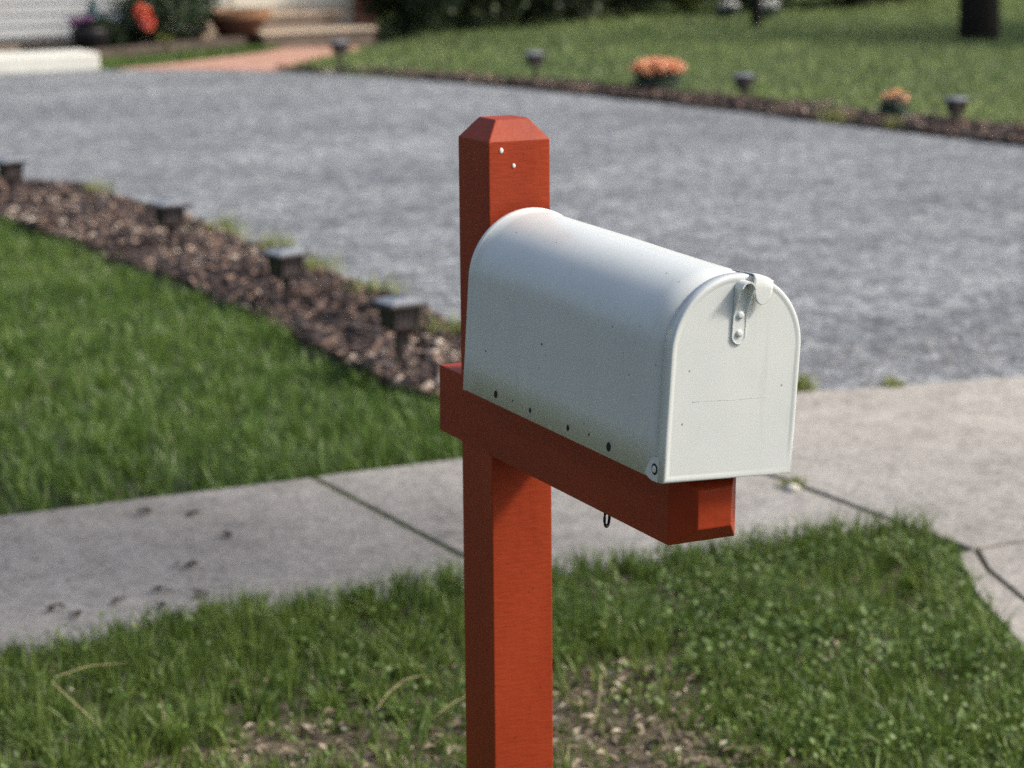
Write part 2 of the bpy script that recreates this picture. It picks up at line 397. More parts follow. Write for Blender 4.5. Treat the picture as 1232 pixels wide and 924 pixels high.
# ------------------------------------------------------------------ setting: ground and paving
bm = bmesh.new(); prism(bm, [(-90, -70), (60, -70), (60, 90), (-90, 90)], -.5, -.035)
tag(from_bm('ground', bm, LAWNSOIL), kind='structure')
DRV = [(-3.93, 2.42), (-5.0, 2.52), (-6.0, 2.63), (-7.6, 2.72), (-9.5, 2.80), (-10.4, 2.70), (-11.4, 2.45), (-13, 1.9), (-15, .6), (-16.5, -1.5), (-17, -4), (-19.95, -4), (-19.95, 4.9), (-19.2, 5.74),
       (-18.6, 6.5), (-18.15, 6.93), (-17.5, 7.26), (-16.9, 7.50), (-16.2, 7.72), (-15.5, 7.88), (-14.0, 8.14), (-12.5, 8.32), (-11, 8.42), (-9.6, 8.57), (-7, 8.7), (-3.75, 8.75), (-3.77, 3.9), (-3.93, 3.06)]
bm = bmesh.new(); prism(bm, DRV, -.3, -.008)
tag(from_bm('driveway', bm, ASPH), kind='structure')
bm = bmesh.new()
def slab(x0, x1, y0, y1, z=0.0):
    prism(bm, [(x0 + .008, y0 + .009), (x1 - .008, y0 + .009), (x1 - .008, y1 - .009), (x0 + .008, y1 - .009)], -.09, z, .005)
ys = [-.12 + 1.3 * k for k in range(-8, 1)] + [1.2, 2.35]
for k, (a, b2) in enumerate(zip(ys, ys[1:])):
    slab(-3.62, -2.36, a, b2, random.uniform(-.002, .002))
for k in range(6): slab(-3.62, -2.36, 8.75 + 1.15 * k, 9.9 + 1.15 * k)
tag(from_bm('sidewalk', bm, CONC), kind='structure')
bm = bmesh.new()
prism(bm, [(-3.92, 2.40), (-3.62, 2.362), (-2.075, 2.362), (-2.075, 5.45), (-3.76, 5.45), (-3.76, 3.9), (-3.92, 3.06)], -.09, .001, .004)
prism(bm, [(-3.76, 5.462), (-2.075, 5.462), (-2.075, 8.75), (-3.76, 8.75)], -.09, .001, .004)
prism(bm, [(-2.06, 2.375), (-1.9, 2.285), (-1.66, 2.20), (-1.0, 1.97), (-.2, 1.60), (.62, 1.15), (.62, 5.45), (-2.06, 5.45)], -.09, -.001, .004)
prism(bm, [(-2.06, 5.462), (.62, 5.462), (.62, 9.9), (-1.0, 9.1), (-2.06, 8.75)], -.09, -.001, .004)
prism(bm, [(-2.068, 2.36), (-1.9, 2.268), (-1.66, 2.185), (-1.0, 1.955), (-.2, 1.585), (.62, 1.135), (.62, 1.0), (-.25, 1.45), (-1.05, 1.82), (-1.45, 2.0), (-1.75, 2.13), (-2.05, 2.30)], -.09, -.003, .004)
tag(from_bm('driveway_apron', bm, CONC), kind='structure')
CURVE = [(-2.09, 2.37), (-1.9, 2.277), (-1.66, 2.192), (-1.0, 1.962), (-.2, 1.592), (.62, 1.142)]
bm = bmesh.new(); add_box(bm, .64, .80, -40, 1.1, -.2, .0, .015); add_box(bm, .64, .80, 9.95, 50, -.2, .0, .015)
tag(from_bm('kerb', bm, CONC), kind='structure')
bm = bmesh.new(); add_box(bm, .80, 8.6, -60, 70, -.4, -.10)
tag(from_bm('road', bm, ASPH), kind='structure')
bm = bmesh.new(); add_box(bm, 8.6, 8.76, -60, 70, -.2, .02, .015)
tag(from_bm('kerb', bm, CONC), kind='structure')
bm = bmesh.new()
prism(bm, [(-19.15, 5.78), (-18.6, 6.54), (-18.12, 6.98), (-18.35, 7.1), (-18.9, 7.35), (-19.5, 7.85), (-20.1, 8.45), (-20.75, 8.95), (-21.0, 8.2), (-20.45, 7.75), (-19.95, 7.05), (-19.5, 6.45)], -.2, -.004)
tag(from_bm('brick_path', bm, PAVER), kind='structure')

# front strip soil with a worn patch at the post
def sheet(name, poly, z, m, step=.12, amp=.012, kind='structure'):
    """subdivided, gently uneven ground sheet inside poly (convex-ish cells kept by centre)"""
    P = np.array(poly); x0, y0 = P.min(0); x1, y1 = P.max(0)
    nx = int((x1 - x0) / step) + 2; ny = int((y1 - y0) / step) + 2
    X, Y = np.meshgrid(np.linspace(x0, x1, nx), np.linspace(y0, y1, ny), indexing='ij')
    Z = z + amp * (vnoise(X, Y, 2.1) - .5) * 2 + amp * .6 * (vnoise(X, Y, 9, 3) - .5)
    I = np.arange(nx * ny).reshape(nx, ny)
    Q = np.stack([I[:-1, :-1], I[1:, :-1], I[1:, 1:], I[:-1, 1:]], -1).reshape(-1, 4)
    V = np.stack([X.ravel(), Y.ravel(), Z.ravel()], -1); cc = V[Q].mean(1)
    Q = Q[inside(poly, cc[:, 0], cc[:, 1])]
    return tag(from_np(name, V, [Q], m, smooth=True), kind=kind)
STRIP = [(-2.34, -6), (.63, -6), (.63, .98), (-.27, 1.43), (-1.07, 1.80), (-1.47, 1.98), (-1.77, 2.11), (-2.07, 2.30), (-2.34, 2.38)]
sheet('soil', STRIP, -.014, DIRT, .06, .012)

MULCH = [(-4.12, 2.05), (-4.35, 1.93), (-4.87, 1.92), (-5.92, 2.01), (-7.18, 2.04), (-8.3, 2.03), (-9.6, 2.0), (-11, 1.75), (-12.6, 1.2), (-14.6, -.1), (-16, -2.1), (-16.5, -4), (-17, -4), (-16.5, -1.5), (-15, .6), (-13, 1.9),
         (-11.4, 2.45), (-10.4, 2.70), (-9.5, 2.80), (-7.6, 2.72), (-6.0, 2.63), (-5.0, 2.52), (-4.12, 2.44)]
MULCHF = [(-18.15, 6.97), (-17.5, 7.29), (-16.9, 7.53), (-16.2, 7.75), (-15.5, 7.91), (-14.0, 8.17), (-12.5, 8.35), (-11, 8.45), (-9.6, 8.60), (-7, 8.73), (-3.8, 8.78), (-3.8, 9.3), (-7, 9.3), (-9.6, 9.22), (-11.1, 9.18), (-12.5, 9.02), (-14.0, 8.80), (-15.5, 8.42), (-16.3, 8.12), (-17.0, 7.82), (-17.6, 7.5), (-18.25, 7.08)]
sheet('mulch_bed', MULCH, .0, MULCHSOIL, .08, .02)
sheet('mulch_bed', MULCHF, .0, MULCHSOIL, .1, .02)

# ------------------------------------------------------------------ grass, clover, litter (stuff)
def dirtmask(X, Y):
    """0 on the worn patch round the post, 1 in full grass"""
    ex = (X + 1.22) / .56; ey = (Y - .86) / .29
    d = np.sqrt(ex ** 2 + ey ** 2) + (vnoise(X, Y, 5, 1) - .5) * .9
    ex2 = (X + .95) / .75; ey2 = (Y - .33) / .33
    d2 = np.sqrt(ex2 ** 2 + ey2 ** 2) + (vnoise(X, Y, 5, 2) - .5) * .9
    return np.clip((np.minimum(d, d2) - .62) / .6, 0, 1)
VIS = [(-2.40, -1.6), (.6, -1.6), (.6, .98), (-.27, 1.43), (-1.07, 1.80), (-1.47, 1.98), (-1.77, 2.11), (-2.06, 2.32), (-2.30, 2.37), (-2.34, 1.9), (-2.38, 1.2), (-2.40, .6)]
X, Y = scatter(VIS, 290000)
dm = dirtmask(X, Y); den = .25 + .75 * vnoise(X, Y, 6, 4)
right = np.clip((Y - 1.0) / .5, 0, 1)
k = rng.random(len(X)) < (.20 + .80 * dm) * den * (1 - .35 * right) * np.where(X > -.3, .5, 1)
X, Y, dm = X[k], Y[k], dm[k]
H = rng.uniform(.028, .082, len(X)) * (.5 + .5 * dm) * (.70 + .7 * vnoise(X, Y, 4.5, 6)) * np.where(X < -2.2, 1.25, 1)
r = np.clip(rng.random(len(X)) * .92 + (1 - dm) * rng.random(len(X)) * .3, 0, 1)
tag(blades('grass', X, Y, -.016, H, rng.uniform(.0025, .0055, len(X)), GRASS, .6, rnd=r, tufts=2600),
    'short weedy green grass on the verge around the mailbox post', 'grass', kind='stuff')
# clover and broad leaved weeds
X, Y = scatter(VIS, 80000); dm = dirtmask(X, Y)
cl = np.clip((Y - .75) / .5, .18, 1) * (vnoise(X, Y, 4, 8) > .33)
k = rng.random(len(X)) < cl * (.1 + .9 * dm) * .9
X, Y = X[k], Y[k]; Z = rng.uniform(.0, .05, len(X)) * (.6 + .8 * vnoise(X, Y, 3, 9))
tag(leafmesh('clover', np.stack([X, Y, Z], -1), rng.uniform(.007, .019, len(X)), CLOVER, flat=.2, aspect=.8),
    'clover and small broad leaved weeds mixed into the verge grass', 'clover', kind='stuff')
# litter on the worn patch
X, Y = scatter([(-2.3, -.6), (.4, -.6), (.4, 1.5), (-2.3, 1.7)], 16000); dm = dirtmask(X, Y)
k = rng.random(len(X)) < (1 - dm) * .75 + .08
X, Y = X[k], Y[k]
tag(leafmesh('leaf_litter', np.stack([X, Y, rng.uniform(-.010, .012, len(X))], -1), rng.uniform(.008, .036, len(X)) , LITTER, flat=.8, aspect=.5, curl=.2),
    'dry leaf scraps and bark bits on the bare soil by the post', 'leaf litter', kind='stuff')
# left lawn
LAWNL = [(-3.605, -2.6), (-3.605, 2.34), (-3.95, 2.38), (-4.15, 2.30), (-4.2, 2.05), (-4.4, 1.93), (-4.87, 1.93), (-5.92, 2.04), (-7.18, 2.07), (-8.3, 2.06), (-9.6, 2.03), (-11, 1.79), (-12.6, 1.24), (-14.4, 0), (-14.4, -2.6)]
X, Y = scatter(LAWNL, 380000)
left = -.02 - (X + 2.56) * (2.5 / 8.75) - 1.1          # thin out far outside the view
k = rng.random(len(X)) < (.35 + .65 * vnoise(X, Y, 5, 12)) * np.where(X > -3.64, (vnoise(X, Y, 9, 15) > .5) * .8, 1) * np.where(Y < left, .2, 1) * np.where(X < -9, .6, 1)
X, Y = X[k], Y[k]
H = rng.uniform(.045, .10, len(X)) * (.6 + .7 * vnoise(X, Y, 4.2, 13))
H *= np.where(X > -3.8, rng.uniform(.6, 1.15, len(X)), 1)
tag(blades('grass', X, Y, -.035, H, rng.uniform(.003, .0062, len(X)), GRASSL, .8, tufts=5000, rnd=np.clip(rng.random(len(X)) * .8 + .3 * vnoise(X, Y, 3, 14), 0, 1)),
    'thick green lawn between the sidewalk and the mulch bed', 'grass', kind='stuff')
# far lawn
LAWNF = [(-3.8, 9.3), (-7, 9.3), (-9.6, 9.18), (-11.1, 9.14), (-12.5, 8.98), (-14.0, 8.76), (-15.5, 8.38), (-16.3, 8.08), (-17.0, 7.80), (-17.6, 7.5), (-18.2, 7.1), (-18.9, 7.42), (-19.5, 7.9), (-20.1, 8.5), (-20.75, 9.0), (-21.4, 9.8), (-34, 9.8), (-38, 28), (-12, 24)]
X, Y = scatter(LAWNF, 330000)
k = rng.random(len(X)) < (.5 + .5 * vnoise(X, Y, 2, 20))
X, Y = X[k], Y[k]
tag(blades('grass', X, Y, -.036, rng.uniform(.035, .075, len(X)), rng.uniform(.010, .018, len(X)), GRASSF, .6),
    'mown lawn beyond the driveway running to the dark hedge', 'grass', kind='stuff')
# strip of grass between timber edging and brick path
X, Y = scatter([(-19.3, 5.85), (-19.6, 6.5), (-20.0, 7.05), (-20.5, 7.8), (-21.0, 8.2), (-21.5, 8.3), (-20.55, 6.3), (-20.1, 5.8)], 9000)
tag(blades('grass', X, Y, -.036, rng.uniform(.04, .09, len(X)), rng.uniform(.008, .014, len(X)), GRASSL, .6),
    'narrow strip of grass beside the brick path', 'grass', kind='stuff')
# mulch chips
def chips(name, poly, n, label, s0=.015, s1=.06, zb=.0):
    X, Y = scatter(poly, n); n = len(X)
    L = rng.uniform(s0, s1, n); Wd = L * rng.uniform(.25, .6, n); T = rng.uniform(.003, .010, n)
    base = np.array([[-1, -1, -1], [1, -.8, -1], [.8, 1, -1], [-.9, .7, -1], [-.9, -.8, 1], [.8, -.9, 1], [.9, .8, 1], [-.8, .9, 1]]) * .5
    V = base[None] * np.stack([L, Wd, T], -1)[:, None]; V = V * rng.uniform(.7, 1.2, (n, 8, 1))
    a = rng.uniform(0, 2 * PI, n); tx = rng.normal(0, .45, n); ty = rng.normal(0, .35, n)
    ca, sa = np.cos(a), np.sin(a); Rz = np.zeros((n, 3, 3)); Rz[:, 0, 0] = ca; Rz[:, 0, 1] = -sa; Rz[:, 1, 0] = sa; Rz[:, 1, 1] = ca; Rz[:, 2, 2] = 1
    Rx = np.zeros((n, 3, 3)); c, s = np.cos(tx), np.sin(tx); Rx[:, 0, 0] = 1; Rx[:, 1, 1] = c; Rx[:, 1, 2] = -s; Rx[:, 2, 1] = s; Rx[:, 2, 2] = c
    Ry = np.zeros((n, 3, 3)); c, s = np.cos(ty), np.sin(ty); Ry[:, 1, 1] = 1; Ry[:, 0, 0] = c; Ry[:, 0, 2] = s; Ry[:, 2, 0] = -s; Ry[:, 2, 2] = c
    V = np.einsum('nij,nkj->nki', Rz @ Ry @ Rx, V)
    V[:, :, 0] += X[:, None]; V[:, :, 1] += Y[:, None]; V[:, :, 2] += (zb + .03 * vnoise(X, Y, 3, 30) + rng.uniform(0, .022, n))[:, None]
    f = np.array([[0, 3, 2, 1], [4, 5, 6, 7], [0, 1, 5, 4], [1, 2, 6, 5], [2, 3, 7, 6], [3, 0, 4, 7]])
    F = (np.arange(n)[:, None, None] * 8 + f[None]).reshape(-1, 4)
    r = np.clip(rng.random(n) ** 1.3 + .25 * (vnoise(X, Y, 2, 31) - .5), 0, 1)
    return tag(from_np(name, V.reshape(-1, 3), [F], CHIPS, None, {'rnd': np.repeat(r, 8)}), label, 'mulch', kind='stuff')
MNEAR = [p for p in MULCH if p[0] > -13.1]
chips('bark_mulch', MNEAR, 32000, 'brown bark mulch between the left lawn and driveway', .012, .065)
chips('bark_mulch', MULCHF, 22000, 'dark bark mulch strip along the far side of the driveway', .02, .07)
# loose grit gathered on the asphalt by the apron
X, Y = scatter([(-4.6, 2.45), (-3.95, 2.45), (-3.8, 3.2), (-3.8, 5.2), (-4.6, 5.2)], 2500)
tag(leafmesh('grit', np.stack([X, Y, np.full(len(X), -.003)], -1), rng.uniform(.004, .014, len(X)), LITTER, flat=1, aspect=.8),
    'loose grit on the asphalt next to the apron', 'grit', kind='stuff')

# ------------------------------------------------------------------ small single things on the ground
def tuft(x, y, label, s=.08, n=60, m=GRASS, group='weed tufts along the paving edges', z=-.01):
    X = rng.normal(0, s * .35, n); Y = rng.normal(0, s * .35, n)
    o = blades('weed_tuft', X, Y, 0.0, rng.uniform(s * .4, s, n), rng.uniform(.004, .009, n), m, .8, rnd=rng.uniform(.55, 1, n))
    o.location = (x, y, z); tag(o, label, 'weed', group); return o
WEEDM = M_leaf('weed_blades', [(0, (.10, .16, .03)), (.6, (.20, .26, .06)), (1, (.34, .34, .12))], .5, 0, .25)
for (x, y, s, l) in [(-2.84, 2.33, .05, 'small yellow green weed in the sidewalk joint right of the mailbox'),
                     (-5.35, 2.50, .16, 'weed tuft on the driveway edge nearest the post'),
                     (-6.3, 2.62, .15, 'pale weed tuft at the driveway edge between the two nearest garden lights'),
                     (-7.1, 2.70, .13, 'weed tuft at the driveway edge behind the second garden light'),
                     (-8.4, 2.76, .16, 'weed tuft at the driveway edge just right of the third garden light'),
                     (-7.75, 2.74, .15, 'low weed tuft on the driveway edge midway between second and third garden lights'),
                     (-10.2, 2.70, .13, 'weed tuft at the driveway edge far left'),
                     (-3.98, 3.12, .07, 'weed tuft where apron meets asphalt right behind the mailbox'),
                     (-3.86, 3.4, .05, 'tiny weed at the apron edge farther right'),
                     (-11.6, 8.50, .14, 'yellow green weed on the far mulch strip under the small orange flower'),
                     (-11.0, 8.56, .12, 'yellow green weed on the far mulch strip below the right garden light')]:
    tuft(x, y, l, s, 90, WEEDM)
X = rng.normal(0, .012, 14)
# moss and weeds growing in the joint
bm = bmesh.new()
for x0, x1, y0, y1 in ((-3.6, -2.37, 1.188, 1.212), (-3.62, -2.34, 2.337, 2.37), (-2.078, -2.054, 2.36, 5.4), (-3.625, -3.60, -8, 2.36)):
    add_box(bm, x0, x1, y0, y1, -.06, -.0055)
for (xa_, ya_), (xb_, yb_) in zip(CURVE, CURVE[1:]):
    prism(bm, [(xa_, ya_ - .03), (xb_, yb_ - .03), (xb_, yb_ + .03), (xa_, ya_ + .03)], -.05, -.005)
tag(from_bm('joint_soil', bm, M_soil('joint_dirt', (.03, .025, .014), (.12, .10, .055), 60)), kind='structure')
jx = rng.uniform(-3.6, -2.4, 700); o = blades('joint_grass', jx, 1.2 + rng.normal(0, .006, 700), -.02, rng.uniform(.01, .03, 700), rng.uniform(.003, .005, 700), WEEDM, .6)
tag(o, 'thin moss and weeds growing in the sidewalk joints', 'moss', kind='stuff')
bits = [(-2.87, .55, .030), (-2.69, .41, .026), (-2.57, .37, .024), (-2.61, .49, .026), (-2.51, .46, .020), (-2.65, .29, .022), (-2.59, .17, .024), (-2.66, .14, .026), (-3.43, .63, .03), (-3.1, .74, .026), (-3.36, .75, .024)]
lab = ['dark leaf scrap in the middle of the left sidewalk slab, uppermost of the near cluster', 'dark leaf scrap left of centre in the near cluster', 'dark scrap just above the grass fringe, below the left cluster scrap', 'dark scrap at the right of the near cluster', 'small scrap touching the grass below the right cluster scrap',
       'lone scrap left of the near cluster', 'scrap near the grass at the far left of the sidewalk', 'leftmost brown scrap on the sidewalk', 'faint scrap close to the left lawn edge', 'brown scrap halfway between the lawn edge and the cluster', 'scrap by the lawn edge nearest the joint']
for (x, y, s), l in zip(bits, lab):
    P = np.array([[random.gauss(0, s * .3), random.gauss(0, s * .45), random.uniform(.003, .010)] for _ in range(9)])
    o = leafmesh('leaf_scrap', P, s * .8, simple('scrap', (.06, .05, .042), .9), None, flat=.6); o.location = (x, y, .002)
    tag(o, l, 'leaf scrap', 'leaf scraps on the sidewalk')
bm = bmesh.new(); bmesh.ops.create_icosphere(bm, subdivisions=2, radius=.022)
for v in bm.verts: v.co *= 1 + .25 * (random.random() - .5); v.co.z *= .55
o = from_bm('pebble', bm, simple('pebble', (.62, .58, .52), .8), None, True); o.location = (-2.80, 2.30, .008)
tag(o, 'pale pebble beside the weed in the sidewalk joint', 'pebble')
# straws
def stalk(pts, r, label, loc):
    bm = bmesh.new(); add_tube(bm, pts, r, 6); o = from_bm('dry_stalk', bm, STRAW); o.location = loc; return tag(o, label, 'dry stalk', 'dry stalks in the verge')
stalk([(0, .12, -.02), (0, .055, .06), (-.02, -.01, .135), (-.03, .0, .143), (-.035, .07, .153), (-.04, .15, .146)], [.0014, .0014, .0013, .0012, .0011, .0006], 'bent dry grass stalk standing at the lower left of the verge', (-1.72, -.13, 0))
stalk([(0, 0, -.02), (.01, .005, .05), (.012, .0, .10)], [.002, .002, .001], 'short upright straw near the bottom left corner', (-1.66, .05, 0))
stalk([(0, 0, .01), (-.03, .04, .03), (-.06, .09, .042), (-.09, .14, .036), (-.11, .18, .02)], [.0013, .0013, .0012, .001, .0006], 'straw lying on the grass left of the post', (-1.62, .50, 0))
stalk([(0, 0, .01), (-.01, .05, .03), (-.03, .1, .035), (-.05, .19, .018)], [.0012, .0012, .001, .0006], 'thin straw lying nearer left of the post', (-1.52, .58, 0))
stalk([(0, 0, -.02), (.0, .01, .03), (-.01, .02, .075)], [.004, .004, .003], 'pale upright straw right of the post', (-1.42, .90, 0))

# ------------------------------------------------------------------ mailbox post
ZW = 1.3464                       # height of the shoulder of the post
h = .0445
post = empty('mailbox_post', (-h, 0, 0))
tag(post, 'red painted wooden post with a cross arm carrying the white mailbox', 'post')
def frustum_post(bm, hx, hy, z0, z1, inset, depth, two=False, bev=.0016):
    """square bar along z with a chamfered (pyramidal) end"""
    lv = []
    lev = [(z0, 0), (z1, 0), (z1 + depth, inset)]
    if two: lev = [(z0 - depth, inset)] + lev
    for z, i in lev:
        lv.append([bm.verts.new((sx * (hx - i), sy * (hy - i), z)) for sx, sy in ((-1, -1), (1, -1), (1, 1), (-1, 1))])
    for A, B in zip(lv, lv[1:]):
        for k in range(4): bm.faces.new((A[k], A[(k + 1) % 4], B[(k + 1) % 4], B[k]))
    bm.faces.new(lv[0][::-1]); bm.faces.new(lv[-1])
    bmesh.ops.bevel(bm, geom=list(bm.edges), offset=bev, segments=2, affect='EDGES', profile=.6)
bm = bmesh.new(); frustum_post(bm, h, h, -.35, ZW, .0207, .0267)
# slight hand-worn unevenness along the length
from_bm('post', bm, RED, post)
bm = bmesh.new()
xa = .4839; rear = .0836; ah = .0918; ad = .0279
half = (xa - ad + 2 * h + rear - .02) / 2
frustum_post(bm, ah / 2, h + .0012, -half, half, .023, ad, True)
ARM = from_bm('arm', bm, RED, post)
# bar runs along z: lay it along x, pitched down a little
mid = ((xa - ad) + (-2 * h - rear + .02)) / 2
Ap = Matrix.Rotation(.0331, 4, 'Y')
M = Matrix.Translation((h, 0, ZW - .3205)) @ Ap @ Matrix.Translation((mid, 0, -ah / 2)) @ Matrix.Rotation(PI / 2, 4, 'Y')
ARM.matrix_local = M
# eye hook under the arm
bm = bmesh.new()
add_tube(bm, [(0, 0, .03), (0, 0, .004)], .0018, 8)
add_tube(bm, [(0.0, .0085 * math.sin(2 * PI * k / 20), -.006 + .0105 * math.cos(2 * PI * k / 20)) for k in range(20)], .0019, 8, True)
hk = from_bm('eye_hook', bm, STEEL, post, True); hk.location = (h + .282, -.030, ZW - .3205 - .0331 * .30 - ah - .0065); hk.rotation_euler = (0, 0, .7)
# two light flecks
for (dy, dz, r) in ((-.0265, -.0115, .0030), (-.0085, -.032, .0024), ):
    bm = bmesh.new(); bmesh.ops.create_uvsphere(bm, u_segments=10, v_segments=6, radius=r)
    for v in bm.verts: v.co.x *= .35; v.co.z *= 1.25
    f = from_bm('paint_fleck', bm, FLECK, post, True); f.location = (h + .0004, dy, ZW + dz)

# ------------------------------------------------------------------ mailbox
zb = ZW - .3215
Bm = Euler((-.0471, .0406, .0091), 'XYZ')
org = Vector((-.0112, 0, zb)); org = org + Bm.to_matrix() @ Vector((.0142, 0, 0))
box = empty('mailbox', org, Bm)
tag(box, 'white enamelled metal mailbox with arched top on the red post', 'mailbox')
L = .4992; w = .1723; hw = w / 2; h1 = .1485
def arch(d, n=40, z0=0.0):
    """arch outline (y,z), grown outward by d"""
    r = hw + d; pts = [(-r, z0), (-r, .05), (-r, .1)]
    pts += [(-r * math.cos(PI * k / n), h1 + r * math.sin(PI * k / n)) for k in range(n + 1)]
    pts += [(r, .1), (r, .05), (r, z0)]
    return pts
def loft(bm, secs):
    rings = [[bm.verts.new((x, y, z)) for y, z in pts] for x, pts in secs]
    for A, B in zip(rings, rings[1:]):
        for k in range(len(A) - 1): bm.faces.new((A[k], A[k + 1], B[k + 1], B[k]))
    return rings
bm = bmesh.new()
O = [(.0, -.0005), (.0, .0014), (.0012, .0021), (.0065, .0021), (.0080, .0012), (.0088, .0)]
xs = [.03, .08, .14, .2, .26, .32, .38, .44, L - .012]
secs = [(x, arch(d)) for x, d in O] + [(x, arch(0)) for x in xs] + [(L - .012, arch(-.0012)), (.3, arch(-.0012)), (.1, arch(-.0012)), (.0, arch(-.0012))]
R = loft(bm, secs)
# close the seam between first and last ring, and the bottom rims
A, B = R[-1], R[0]
for k in range(len(A) - 1): bm.faces.new((A[k], A[k + 1], B[k + 1], B[k]))
for e in (0, -1):
    try: bm.faces.new([r[e] for r in R])
    except ValueError: pass
# very slight oil-canning of the sheet
for v in bm.verts:
    if .02 < v.co.x < L - .02 and v.co.z > .01:
        a = .0011 * math.sin(v.co.x * 23) * math.sin(v.co.z * 31 + 1)
        v.co.y += a if v.co.y < 0 else -a
body = from_bm('body', bm, WHITE, box, True)
bm = bmesh.new(); pts = arch(-.0014, z0=.004)
f = bm.faces.new([bm.verts.new((.006, y, z)) for y, z in pts]); r = bmesh.ops.extrude_face_region(bm, geom=[f])
for v in r['geom']:
    if isinstance(v, bmesh.types.BMVert): v.co.x += .0012
from_bm('back_panel', bm, WHITE, box)
bm = bmesh.new(); add_box(bm, .012, L - .03, -hw + .002, hw - .002, .017, .0182)
from_bm('floor_panel', bm, WHITE, box)
bm = bmesh.new(); add_box(bm, .015, .468, -.066, .066, .0035, .0165, .0012)
from_bm('mounting_board', bm, RED, box)
# door pan with rolled edge
bm = bmesh.new()
def ring_arch(d, z0, n=40): return arch(d, n, z0)
prof = [(-.0155, .0004, .0), (-.0155, .0014, -.0008), (-.004, .0015, -.0008), (-.0018, .0012, -.0006), (-.0006, .0005, .0), (.0, -.0006, .0008), (.0, -.0026, .003),
        (-.0001, -.0040, .0044), (-.0006, -.0056, .006), (-.0008, -.0072, .0076), (-.0007, -.0090, .0094)]
rings = []
for x, d, z0 in prof:
    rings.append([bm.verts.new((L + x, y, z)) for y, z in arch(d, 40, z0)])
for A, B in zip(rings, rings[1:]):
    n = len(A)
    for k in range(n): bm.faces.new((A[k], A[(k + 1) % n], B[(k + 1) % n], B[k]))
bm.faces.new(rings[-1])
dm_ = from_bm('door', bm, WHITE, box, True)
# keep the flat of the pan flat shaded
for p in dm_.data.polygons:
    if len(p.vertices) > 6: p.use_smooth = False
FX = L - .0007                    # face of the door
# hinge ears low on both sides
def disc(bm, c, r, t, axis='y', n=24, dome=0):
    prof = [(r * .98, 0), (r, t * .3), (r * .9, t * .8), (r * .5, t)]
    vs = []
    for rr, z in prof:
        ring = []
        for k in range(n):
            a = 2 * PI * k / n
            if axis == 'y': ring.append(bm.verts.new((c[0] + rr * math.cos(a), c[1] - z, c[2] + rr * math.sin(a))))
            elif axis == '-y': ring.append(bm.verts.new((c[0] + rr * math.cos(a), c[1] + z, c[2] + rr * math.sin(a))))
            else: ring.append(bm.verts.new((c[0] + z, c[1] + rr * math.cos(a), c[2] + rr * math.sin(a))))
        vs.append(ring)
    for A, B in zip(vs, vs[1:]):
        for k in range(n): bm.faces.new((A[k], A[(k + 1) % n], B[(k + 1) % n], B[k]))
    bm.faces.new(vs[-1]); bm.faces.new(vs[0][::-1])
for s in (-1, 1):
    bm = bmesh.new()
    pts = [(L - .038, .004), (L - .034, .0125), (L - .028, .0215), (L - .020, .026), (L - .010, .027), (L - .010, -.0012), (L - .022, -.0016), (L - .030, .0)]
    fa = [bm.verts.new((x, s * (hw + .0004), z)) for x, z in pts]; fb = [bm.verts.new((x, s * (hw + .0022), z)) for x, z in pts]
    bm.faces.new(fa); bm.faces.new(fb[::-1])
    for k in range(len(pts)): bm.faces.new((fa[k], fa[(k + 1) % len(pts)], fb[(k + 1) % len(pts)], fb[k]))
    from_bm('hinge_ear', bm, WHITE, dm_)
    bm = bmesh.new(); disc(bm, (L - .0175, s * (hw + .0020), .0125), .0068, .0007, 'y' if s < 0 else '-y')
    from_bm('washer', bm, HOLE, dm_, False)
    bm = bmesh.new(); disc(bm, (L - .0175, s * (hw + .0026), .0125), .0042, .0012, 'y' if s < 0 else '-y')
    from_bm('rivet', bm, WHITE, dm_, True)
# screw holes along the skirt
for x, z, r in ((.088, .0125, .0044), (.180, .0125, .0029), (.276, .0125, .0031), (.374, .0125, .0049), (.134, .0145, .0011), (.327, .0165, .0013), (.055, .062, .001), (.20, .10, .0011)):
    bm = bmesh.new(); disc(bm, (x, -hw - .0001, z), r, .0006, 'y')
    for v in bm.verts: v.co.z = z + (v.co.z - z) * 1.15
    from_bm('screw_hole', bm, HOLE, body)
    if r > .002:
        bm = bmesh.new(); disc(bm, (x, hw + .0001, z), r, .0006, '-y'); from_bm('screw_hole', bm, HOLE, body)
# handle strap on the door: rounded plate, raised sides, hooked over at the top
top = h1 + hw
bm = bmesh.new()
sw = .0092; zs0 = top - .078
def strap_sec(z, x, half, up):
    """cross section of a shallow channel, open to the front"""
    t = .0013
    return [(x, -half, z), (x + up, -half, z), (x + up, -half + t, z), (x + t, -half + t * 1.4, z), (x + t, half - t * 1.4, z), (x + up, half - t, z), (x + up, half, z), (x, half, z)]
secs = []
for k in range(7):
    a = PI / 2 * k / 6; secs.append(strap_sec(zs0 + sw * (1 - math.cos(PI / 2 - (PI / 2 - a))) , FX + .0003, max(sw * math.sin(a), .0012), .0018))
for z, x, up in ((zs0 + .020, FX + .0003, .0019), (zs0 + .034, FX + .0003, .0024), (zs0 + .046, FX + .0006, .0062), (zs0 + .058, FX + .0008, .0105), (zs0 + .066, FX + .0010, .0135)):
    secs.append(strap_sec(z, x, sw, up))
rr = [[bm.verts.new(p) for p in s] for s in secs]
for A, B in zip(rr, rr[1:]):
    for k in range(8): bm.faces.new((A[k], A[(k + 1) % 8], B[(k + 1) % 8], B[k]))
bm.faces.new(rr[0][::-1]); bm.faces.new(rr[-1])
hd = from_bm('handle', bm, WHITE, dm_)
